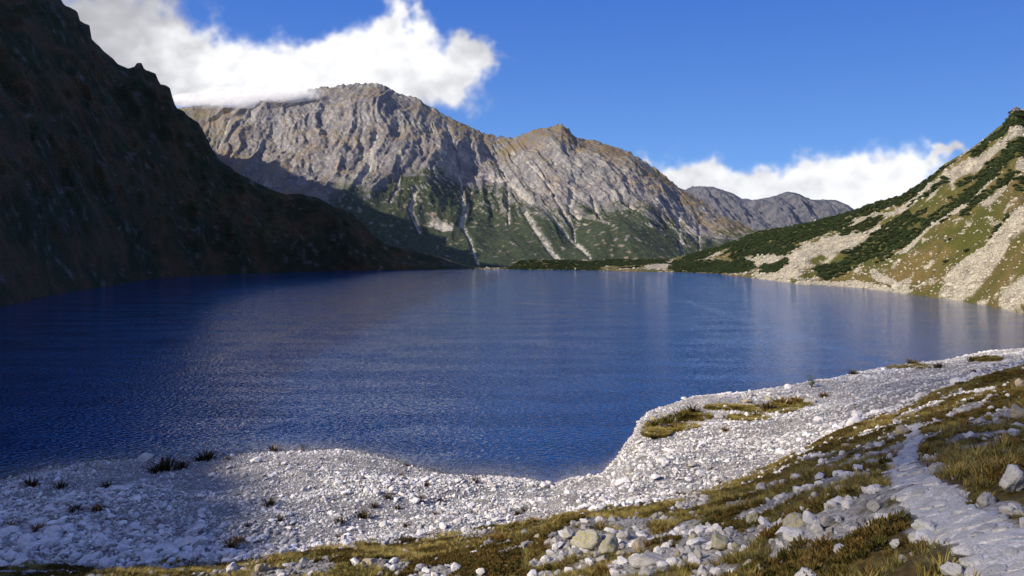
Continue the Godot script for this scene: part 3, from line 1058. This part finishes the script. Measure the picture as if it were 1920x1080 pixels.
func slab_mesh(sd: int) -> ArrayMesh:
	# a flat irregular flagstone with a worn rim, one metre across and 0.1 m thick
	var r := RandomNumberGenerator.new()
	r.seed = sd
	var n := 9
	var ring := []
	for i in n:
		var a := TAU * (i + r.randf_range(-0.25, 0.25)) / n
		var q := r.randf_range(0.38, 0.54)
		ring.append(Vector3(cos(a) * q, 0, sin(a) * q))
	var st := SurfaceTool.new()
	st.begin(Mesh.PRIMITIVE_TRIANGLES)
	st.set_smooth_group(-1)
	var top := Vector3(0, 0.062, 0)
	for i in n:
		var a: Vector3 = ring[i]
		var b: Vector3 = ring[(i + 1) % n]
		var ai := a * 0.88 + Vector3(0, 0.05, 0)
		var bi := b * 0.88 + Vector3(0, 0.05, 0)
		var ao := a + Vector3(0, 0.02, 0)
		var bo := b + Vector3(0, 0.02, 0)
		var al := a + Vector3(0, -0.06, 0)
		var bl := b + Vector3(0, -0.06, 0)
		for tri in [[top, ai, bi], [ai, ao, bi], [bi, ao, bo], [ao, al, bo], [bo, al, bl]]:
			for v in tri: st.add_vertex(v)
	st.generate_normals()
	return st.commit()

func place_stone(o: Node3D, px: float, py: float, wide: float, tall: float, turn: float, tilt := 0.0) -> void:
	# px, py: middle of the stone in the photograph; wide, tall: its size there in pixels
	var p := hit(px, py + tall * 0.35)
	var m := -p.z / FOCAL
	o.transform = Transform3D(basis_of(turn, tilt, tilt * 0.6, Vector3(wide * m * 0.92, tall * m * 1.3, wide * m * 0.85)), p + Vector3(0, tall * m * 0.28, 0))

func build_boulders() -> void:
	var grey := rock_material(Color(0.36, 0.345, 0.325), Color(0.22, 0.2, 0.13), 0.02, 1.0, 211)
	var white := rock_material(Color(0.50, 0.49, 0.475), Color(0.40, 0.38, 0.33), 0.0, 1.0, 212)
	var lichen := rock_material(Color(0.33, 0.31, 0.275), Color(0.30, 0.27, 0.06), 0.08, 0.9, 213)
	var tan_ := rock_material(Color(0.34, 0.29, 0.22), Color(0.25, 0.2, 0.12), 0.03, 1.0, 214)
	var shapes := []
	for v in 8: shapes.append(stone_mesh(3, 1200 + v, 9, 0.95, 0.22, true))
	# named boulders: px, row, width, height, material, turn, tilt, label
	var named := [
		[1898, 900, 66, 62, white, 0.4, 0.1, "large pale block half sunk in the bank beside the footpath"],
		[1851, 938, 52, 26, grey, 1.2, 0.0, "low grey boulder between the footpath and the large pale block"],
		[1739, 985, 56, 30, white, 2.0, 0.0, "rounded white boulder in the grass beside the bend of the footpath"],
		[1720, 1006, 48, 24, white, 0.7, 0.2, "sloping white stone leaning on the rounded boulder by the path"],
		[1814, 1034, 74, 28, white, 0.2, 0.0, "broad flat slab of rock at the grassy edge of the footpath"],
		[1786, 1068, 44, 24, white, 1.9, 0.1, "wedge-shaped pale stone standing over a dark hollow by the path"],
		[1692, 808, 30, 24, tan_, 0.3, 0.0, "tan boulder guarding the narrow upper end of the footpath"],
		[1586, 836, 34, 15, tan_, 1.0, 0.0, "low brownish rock in the grass below the upper path"],
		[1526, 934, 32, 24, white, 0.0, 0.1, "single white boulder standing alone in the dark grass"],
		[1412, 974, 36, 26, lichen, 0.8, 0.0, "round lichen-speckled boulder at the top of the stone run"],
		[1497, 976, 58, 34, lichen, 0.5, 0.0, "big boulder with a yellow lichen edge in the white stone pile"],
		[1492, 1003, 56, 26, white, 2.2, 0.0, "broad bluish white boulder below the yellow-edged one"],
		[1141, 1024, 64, 40, lichen, 0.9, 0.2, "leaning grey slab with yellow lichen in the rock outcrop"],
		[1100, 1012, 62, 34, lichen, 2.4, 0.0, "cracked lichen-covered block crowning the rock outcrop"],
		[1348, 1014, 58, 34, lichen, 1.3, 0.0, "grey boulder with a bright yellow lichen patch"],
		[1218, 1048, 96, 30, grey, 0.1, 0.0, "long low ledge of grey rock in the turf"],
		[1513, 1080, 70, 26, white, 0.6, 0.0, "smooth white boulder at the foot of the grassy bank"],
		[690, 1056, 42, 16, tan_, 0.3, 0.1, "flat pale slab tilted in the turf above the beach"],
		[275, 857, 30, 18, white, 0.9, 0.3, "triangular boulder at the water's edge of the shaded beach"],
		[186, 869, 12, 24, white, 0.2, 0.1, "thin upright splinter of rock on the shaded shore"],
		[435, 1066, 30, 22, white, 1.1, 0.0, "rounded pale boulder where turf meets the shaded stones"],
		[492, 1066, 28, 24, tan_, 0.2, 0.25, "pointed brownish boulder where turf meets the shaded stones"],
		[1908, 775, 54, 36, tan_, 0.8, 0.0, "large tan boulder on the grassy bank above the upper path"],
		[1912, 718, 26, 22, tan_, 0.1, 0.0, "tan boulder at the top of the bank by the scree"],
		[1580, 916, 34, 14, tan_, 1.6, 0.0, "low sandy rock lying beside the single white boulder's grass"],
		[1759, 880, 46, 24, grey, 0.9, 0.0, "grey stepped rock at the inner edge of the path bend"],
		[1643, 946, 34, 22, grey, 0.4, 0.1, "pale grey triangular boulder above the small white stones"],
		[1574, 1028, 34, 18, white, 1.4, 0.0, "white oval stone at the lower end of the stone pile"],
		[1316, 1072, 32, 24, white, 0.9, 0.0, "bright white boulder between two turf tongues"],
	]
	for b in named:
		var o := put_mesh("boulder", shapes[used.get("boulder", 0) % 8], b[4])
		place_stone(o, b[0], b[1], b[2], b[3], b[5], b[6])
		tag(o, b[7], "boulder", "boulders in the turf and on the shore")
	# unnamed boulders of the outcrops and the stone runs
	var more := [[1277, 1060, 24, 20], [1308, 1041, 26, 22], [1271, 1041, 20, 22], [1532, 988, 26, 26], [1552, 978, 30, 22], [1573, 975, 22, 16], [1540, 1004, 16, 12], [1558, 996, 20, 16], [1300, 1012, 30, 24], [1170, 1006, 34, 22], [1068, 1000, 36, 22], [1040, 1014, 22, 18], [1200, 1020, 36, 22], [1235, 1012, 28, 16], [1080, 1034, 34, 18], [1130, 1048, 28, 14], [1260, 1020, 24, 14], [1165, 1040, 24, 16], [1380, 1022, 24, 16], [1400, 1008, 18, 12], [1430, 990, 20, 12], [1455, 985, 18, 14], [1475, 965, 20, 12], [1516, 957, 18, 10], [1680, 1019, 28, 18], [1692, 1049, 26, 16], [1888, 955, 42, 22], [1910, 962, 30, 18], [1629, 834, 16, 9], [1558, 876, 18, 12], [1600, 868, 22, 10], [1640, 866, 36, 9], [1580, 872, 14, 9], [1818, 858, 22, 10], [1790, 893, 22, 14], [1900, 815, 20, 12], [1888, 848, 18, 10], [1916, 846, 20, 12], [1845, 822, 14, 9], [1870, 834, 16, 9], [1838, 790, 26, 10], [1800, 770, 18, 8], [1860, 765, 22, 9], [1430, 908, 16, 10], [1490, 895, 20, 12], [1470, 905, 26, 14], [1300, 962, 16, 10], [1260, 972, 18, 10], [1307, 968, 12, 9], [904, 1025, 12, 8], [990, 1016, 12, 10], [745, 1074, 14, 10], [870, 1040, 12, 8], [1405, 1057, 36, 14], [1440, 1052, 20, 12], [713, 1064, 18, 11], [820, 1050, 14, 9], [1150, 1072, 18, 10], [1070, 1074, 30, 12], [1215, 1074, 34, 14], [1352, 1076, 20, 14], [1365, 1070, 14, 10], [1640, 1030, 14, 9], [145, 945, 30, 12], [1185, 880, 40, 14], [1240, 860, 26, 12], [1300, 870, 30, 12], [1010, 1005, 20, 12], [1440, 976, 16, 12], [1590, 990, 26, 14], [1615, 975, 22, 12], [1350, 780, 24, 11], [1400, 752, 26, 10], [1440, 748, 22, 10], [1500, 742, 30, 12], [1478, 752, 26, 11], [1520, 752, 26, 10], [1225, 785, 20, 10], [1250, 778, 22, 10], [1205, 800, 18, 9], [1290, 768, 20, 10], [1320, 762, 18, 9], [1235, 800, 20, 9], [1260, 790, 18, 9]]
	var kinds := [grey, lichen, grey, grey, tan_]
	for i in more.size():
		var b = more[i]
		var o := put_mesh("rock", shapes[(i * 3 + 1) % 8], (white if b[0] < 600 else kinds[(i * 7) % 5]) if b[0] < 1450 else ([white, grey, white][i % 3]))
		place_stone(o, b[0], b[1], b[2], b[3], rng.randf() * TAU, rng.randfn() * 0.1)
		var where := "grey rock of the stony spit beside the water"
		if b[1] > 990 and b[0] < 1000: where = "small grey rock set in the turf above the beach"
		elif b[1] > 950 and b[0] < 1400: where = "grey lichened rock packed into the outcrop in the turf"
		elif b[1] > 940 and b[0] < 1680: where = "pale rock in the white stone pile below the grassy bank"
		elif b[1] > 930: where = "pale rock lying at the lower bend of the footpath"
		elif b[0] > 1540: where = "grey rock in the grassy bank beside the upper footpath"
		elif b[1] > 880: where = "grey rock in the narrow strip of turf above the sunlit scree"
		elif b[1] > 840: where = "broad pale rock lying flat in the sunlit scree"
		tag(o, where, "rock", "rocks embedded in the near bank")

func build_scree() -> void:
	var r := RandomNumberGenerator.new()
	r.seed = 888
	var variants := []
	for v in 6: variants.append(stone_mesh(1, 700 + v, 12, 0.7, 0.1, false) if v % 2 else stone_mesh(0, 700 + v, 5, 0.62, 0.35, false))
	var xs := []
	var cs := []
	for v in 6:
		xs.append([]); cs.append([])
	var cand := []
	var clump := noise(151, 0.10, 3)
	for n in 250000:
		var a := r.randf_range(-0.68, 0.68)
		var db := tab(t_db, a)
		var dmin := 4.5
		var dmax := tab(t_ds, a) + 6.5
		var d := sqrt(lerpf(dmin * dmin, dmax * dmax, r.randf()))
		# the widest bearings hold more ground than the narrow ones
		if r.randf() > (dmax * dmax) / 13000.0 + 0.16: continue
		var x := a * d
		var h := G(x, -d)
		if h < -1.1: continue
		var scr := Vector2(960 + a * FOCAL, HOR + (EYE - h) / d * FOCAL)
		if scr.y > 1100: continue
		var tf := 0.0
		if d < db + 4.0: tf = turf_share(x, -d)
		if r.randf() < tf * 0.96: continue
		var trodden := d < db and path_dist(x, -d) < 0.0
		if trodden and r.randf() < 0.5: continue
		var c := clump.get_noise_2d(x, d)
		var band := clump.get_noise_2d(x * 0.35 + 500.0, d * 0.7)
		var s := 0.088 * exp(r.randfn() * 0.55 + c * 0.5 + band * 0.45)
		# coarser stones lie on the shaded corner of the beach and in the runs above it
		s *= 1.0 + 0.9 * sm(700.0, 250.0, scr.x) * sm(900.0, 1040.0, scr.y)
		if d < db: s *= exp(r.randfn() * 0.4)
		if r.randf() < 0.012: s *= r.randf_range(1.6, 2.6)
		s = minf(s, 0.06 if trodden else (0.95 if d > db else 0.3))
		if h < 0.05: s = minf(s, 0.16)
		var v := r.randi() % 6
		var x3 := Transform3D(basis_of(r.randf() * TAU, r.randfn() * 0.35, r.randfn() * 0.35, Vector3(s * r.randf_range(1.0, 1.5), s * r.randf_range(0.8, 1.2), s * r.randf_range(0.9, 1.3))), Vector3(x, h + s * (0.14 if h > 0.05 else -0.05), -d))
		var g := 0.92 + r.randfn() * 0.2 + band * 0.35
		if h < 0.05: g *= 0.42
		if r.randf() < 0.12: g *= r.randf_range(0.45, 0.7)
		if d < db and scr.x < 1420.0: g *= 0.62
		var warm := r.randfn() * 0.025
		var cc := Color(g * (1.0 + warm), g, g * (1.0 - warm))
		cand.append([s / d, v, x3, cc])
	cand.sort_custom(func(p, q): return p[0] > q[0])
	var mat := rock_material(Color(0.64, 0.62, 0.615), Color(0.50, 0.475, 0.44), 0.0, 0.6, 215)
	for i in cand.size():
		var c = cand[i]
		if i < 270:
			var o := put_mesh("stone", variants[c[1]], mat)
			o.transform = c[2]
			var q: Vector3 = c[2].origin
			var aa := q.x / -q.z
			var where := "loose pale granite stone lying in the open beach scree"
			if -q.z < tab(t_db, aa): where = "loose pale stone lying among the rocks and turf of the bank"
			elif aa < -0.2: where = "coarse granite stone in the shaded corner of the beach"
			tag(o, where, "stone", "loose stones of the beach")
		else:
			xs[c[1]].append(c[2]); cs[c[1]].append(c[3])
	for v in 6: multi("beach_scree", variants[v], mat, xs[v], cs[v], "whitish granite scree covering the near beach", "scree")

# ------------------------------------------------------------------ turf
func tuft_mesh(sd: int, blades: int, spread: float, lean: float) -> ArrayMesh:
	# curved blades of withered grass, up to one metre high before scaling
	var r := RandomNumberGenerator.new()
	r.seed = sd
	var st := SurfaceTool.new()
	st.begin(Mesh.PRIMITIVE_TRIANGLES)
	for i in blades:
		var a := r.randf() * TAU
		var out := Vector3(cos(a), 0, sin(a))
		var base := out * r.randf() * spread
		var h := r.randf_range(0.55, 1.0)
		var mid := base + out * lean * h * 0.35 + Vector3(0, h * 0.6, 0)
		var tip := base + out * lean * h + Vector3(0, h * r.randf_range(0.75, 1.0), 0)
		var w := Vector3(-out.z, 0, out.x) * r.randf_range(0.02, 0.045)
		var g := r.randf_range(0.7, 1.3)
		var c := Color(g * r.randf_range(0.9, 1.15), g, g * 0.85)
		for v in [base - w, mid - w * 0.7, base + w, base + w, mid - w * 0.7, mid + w * 0.7, mid - w * 0.7, tip, mid + w * 0.7]:
			st.set_color(c)
			st.add_vertex(v)
	st.generate_normals()
	return st.commit()

func build_turf() -> void:
	var r := RandomNumberGenerator.new()
	r.seed = 4242
	var grass := leaf_material(Color(1, 1, 1))
	var shapes := [tuft_mesh(1, 26, 0.45, 0.7), tuft_mesh(2, 30, 0.5, 0.9), tuft_mesh(3, 22, 0.35, 0.5), bush_mesh(23, 60)]
	var xs := [[], [], [], []]
	var cs := [[], [], [], []]
	var tone := noise(161, 0.22, 4)
	var tone2 := noise(162, 0.9, 3)
	for n in 95000:
		var a := r.randf_range(-0.70, 0.70)
		var dmax := tab(t_db, a) + 2.5
		var d := sqrt(lerpf(20.0, dmax * dmax, r.randf()))
		var x := a * d
		var h := G(x, -d)
		if HOR + (EYE - h) / d * FOCAL > 1110.0: continue
		var tf := turf_share(x, -d)
		if r.randf() > tf: continue
		var c1 := tone.get_noise_2d(x, d)
		var c2 := tone2.get_noise_2d(x, d)
		var v := r.randi() % 3
		var s := r.randf_range(0.08, 0.18) * clampf(0.85 + c1 * 1.2 + c2 * 0.8, 0.4, 1.5)
		var c := mix3(Color(0.12, 0.112, 0.036), Color(0.30, 0.24, 0.08), 0.42 + c1 * 1.4 + c2 * 0.9)
		if c2 + r.randfn() * 0.15 > 0.42: c = mix3(c, Color(0.13, 0.055, 0.018), 0.7)
		if c1 < -0.12 and r.randf() < 0.75:
			v = 3
			s = r.randf_range(0.14, 0.30)
			c = mix3(Color(0.08, 0.075, 0.02), Color(0.18, 0.115, 0.035), r.randf())
		var g := r.randf_range(0.75, 1.2)
		xs[v].append(Transform3D(basis_of(r.randf() * TAU, r.randfn() * 0.12, r.randfn() * 0.12, Vector3(s, s * r.randf_range(0.8, 1.2), s)), Vector3(x, h - 0.02, -d)))
		cs[v].append(Color(c.r * g, c.g * g, c.b * g))
	for q in [[1255, 800, 55, 12], [1295, 782, 40, 9], [1230, 815, 25, 7], [1445, 768, 60, 8], [1485, 758, 40, 7], [1400, 785, 40, 6], [1850, 674, 30, 4], [1700, 688, 50, 4], [1360, 765, 40, 5]]:
		for n in 420:
			var an := r.randf() * TAU
			var ra := sqrt(r.randf())
			var p0 := Vector2(q[0] + cos(an) * ra * q[2], q[1] + sin(an) * ra * q[3])
			var p := hit(p0.x, p0.y)
			if p.y < 0.15 or tone2.get_noise_2d(p.x, p.z) < -0.12: continue
			var s := r.randf_range(0.25, 0.5)
			var v := r.randi() % 3
			xs[v].append(Transform3D(basis_of(r.randf() * TAU, 0, 0, Vector3(s, s * 0.8, s)), p))
			var cc := mix3(Color(0.20, 0.17, 0.045), Color(0.32, 0.24, 0.07), r.randf())
			cs[v].append(cc)
	for v in 3: multi("grass", shapes[v], grass, xs[v], cs[v], "withered golden brown grass on the near slope", "grass")
	multi("bilberry_undergrowth", shapes[3], grass, xs[3], cs[3], "dark brownish bilberry patches in the grass", "undergrowth")
	# single tufts and small bushes on the stones
	var warm := leaf_material(Color(0.14, 0.085, 0.025))
	var olive := leaf_material(Color(0.075, 0.068, 0.016))
	var dark := leaf_material(Color(0.05, 0.032, 0.012))
	var big := tuft_mesh(9, 70, 0.5, 0.55)
	for q in [[764, 875, 12], [753, 894, 13], [732, 903, 13], [801, 912, 18], [891, 904, 18], [726, 935, 16], [788, 939, 20], [830, 941, 16], [702, 951, 18], [813, 967, 16], [680, 972, 28], [638, 981, 22], [971, 965, 16], [983, 958, 14], [762, 988, 14], [746, 955, 16], [505, 947, 26], [523, 977, 20], [463, 987, 16], [430, 1027, 34], [447, 1014, 20], [310, 881, 46], [340, 878, 30], [290, 886, 26], [388, 862, 34], [372, 864, 18], [425, 862, 14], [60, 911, 30], [200, 913, 22], [113, 914, 24], [515, 845, 22], [470, 844, 8], [183, 957, 24], [140, 958, 26], [20, 990, 24], [70, 995, 26], [635, 1008, 14], [760, 1018, 26], [748, 1022, 22], [1230, 800, 30], [1255, 795, 34], [1280, 785, 34], [1300, 775, 30], [1265, 805, 26], [1225, 822, 18], [1440, 770, 34], [1470, 762, 36], [1495, 757, 30], [1420, 782, 24], [1360, 808, 16], [1545, 745, 20], [1352, 907, 14], [1395, 905, 14], [1760, 690, 20], [1825, 678, 22], [1826, 698, 14], [1850, 672, 16], [1640, 690, 20], [1600, 702, 18], [1710, 684, 24]]:
		var p := hit(q[0], q[1])
		var s: float = q[2] / FOCAL * -p.z
		var o := put_mesh("grass_tuft", big, [warm, olive, dark][r.randi() % 3] if q[1] < 860 else [warm, dark, dark][r.randi() % 3])
		o.transform = Transform3D(basis_of(r.randf() * TAU, 0, 0, Vector3(s, s * 0.62, s)), p - Vector3(0, 0.02, 0))
		tag(o, "lone tuft of withered grass on the stony spit" if q[0] > 1180 else ("lone tuft of brown grass between the shaded beach stones" if q[0] < 560 else "lone tuft of withered grass between the sunlit beach stones"), "grass tuft", "grass tufts on the beach stones")
	shrub(568, 846, 12, 16, "small dark conifer seedling at the water's edge of the beach", "conifer_seedling", Color(0.02, 0.03, 0.01))
	shrub(1522, 727, 26, 22, "thin pale green willow shrub on the stony spit by the water", "willow_shrub", Color(0.08, 0.11, 0.04))

func shrub(px: float, py: float, wide: float, tall: float, label: String, called: String, c: Color) -> void:
	var p := hit(px, py)
	var m := -p.z / FOCAL
	var o := Node3D.new()
	o.name = numbered(called)
	add_child(o)
	o.position = p
	tag(o, label, "shrub")
	var h := tall * m
	var st := SurfaceTool.new()
	st.begin(Mesh.PRIMITIVE_TRIANGLES)
	var r := RandomNumberGenerator.new()
	r.seed = int(px)
	var tips := []
	for i in 7:
		var a := TAU * i / 7.0 + r.randf()
		var tip := Vector3(cos(a) * wide * m * 0.4 * r.randf(), h * r.randf_range(0.6, 1.0), sin(a) * wide * m * 0.4 * r.randf())
		tips.append(tip)
		for k in 3:
			var b := TAU * k / 3.0
			var b2 := TAU * (k + 1) / 3.0
			st.add_vertex(Vector3(cos(b), 0, sin(b)) * 0.03 - Vector3(0, 0.1, 0)); st.add_vertex(tip); st.add_vertex(Vector3(cos(b2), 0, sin(b2)) * 0.03 - Vector3(0, 0.1, 0))
	st.generate_normals()
	var bark := StandardMaterial3D.new()
	bark.albedo_color = Color(0.08, 0.06, 0.04).linear_to_srgb()
	put_mesh("trunk", st.commit(), bark, o)
	st = SurfaceTool.new()
	st.begin(Mesh.PRIMITIVE_TRIANGLES)
	for i in 160:
		var tip: Vector3 = tips[r.randi() % 7]
		var q := tip * r.randf_range(0.3, 1.05) + Vector3(r.randfn(), r.randfn(), r.randfn()) * wide * m * 0.1
		if q.y < 0.02: q.y = 0.02
		var u := Vector3(r.randfn(), r.randfn() + 0.5, r.randfn()).normalized() * wide * m * 0.08
		var w := u.cross(Vector3(r.randfn(), r.randfn(), r.randfn())).normalized() * u.length() * 0.5
		st.add_vertex(q - w); st.add_vertex(q + u); st.add_vertex(q + w)
	st.generate_normals()
	put_mesh("crown", st.commit(), leaf_material(c), o)

# ------------------------------------------------------------------ clouds
func mist(parent: Node3D, at_: Vector3, size: Vector3, density: float, turn := Basis()) -> void:
	var f := FogVolume.new()
	f.name = "puff"
	f.shape = RenderingServer.FOG_VOLUME_SHAPE_ELLIPSOID
	f.size = size
	f.transform = Transform3D(turn, at_)
	var m := FogMaterial.new()
	m.density = density
	m.albedo = Color(1, 1, 1)
	f.material = m
	parent.add_child(f, true)

func build_clouds() -> void:
	# the cap of cloud that lies on the crest of the far mountain
	var cap := Node3D.new()
	cap.name = "cloud"
	add_child(cap)
	tag(cap, "white cloud cap lying over the crest of the grey mountain", "cloud", "", "stuff")
	var nz := noise(171, 0.012, 4)
	var m := StandardMaterial3D.new()
	m.resource_name = "cloud"
	m.vertex_color_use_as_albedo = true
	m.transparency = BaseMaterial3D.TRANSPARENCY_ALPHA
	m.roughness = 1.0
	m.metallic_specular = 0.0
	var ico := icosphere(4)
	for q in [[385, 188, 2480, 120, 26], [455, 182, 2420, 150, 34], [535, 174, 2380, 120, 30]]:
		var c := at(q[0], q[1], q[2])
		var st := SurfaceTool.new()
		st.begin(Mesh.PRIMITIVE_TRIANGLES)
		for p: Vector3 in ico[0]:
			var v := p * Vector3(q[3], q[4], 14.0)
			var n := nz.get_noise_3dv(v * 1.6 + c)
			v *= 1.0 + n * 0.05
			# the mist thins out towards its ragged rim
			var r2 := p.x * p.x + p.y * p.y * 0.9
			st.set_color(Color(1, 1, 1, clampf((1.0 - r2) * 0.95 + n * 1.3 * (1.0 - r2), 0.0, 0.85)))
			st.add_vertex(v)
		var f: Array = ico[1]
		for k in range(0, f.size(), 3):
			st.add_index(f[k]); st.add_index(f[k + 2]); st.add_index(f[k + 1])
		st.generate_normals()
		var o := put_mesh("puff", st.commit(), m, cap)
		o.position = c
	# the small cloud that drifts before the sun and shades the footpath and the right end of the beach
	var drift := Node3D.new()
	drift.name = "cloud_001"
	add_child(drift)
	tag(drift, "thin drifting cloud that veils the sun over the footpath", "cloud", "", "stuff")
	var b := Basis.looking_at(-SUN)
	for q in [[Vector3(14, 10.5, -16), 36.0, 10.0, 0.024], [Vector3(46, 3, -80), 60.0, 24.0, 0.009], [Vector3(36, 6, -50), 44.0, 18.0, 0.012]]:
		mist(drift, q[0] + SUN * 700.0, Vector3(q[1], q[2], 90.0), q[3], b)
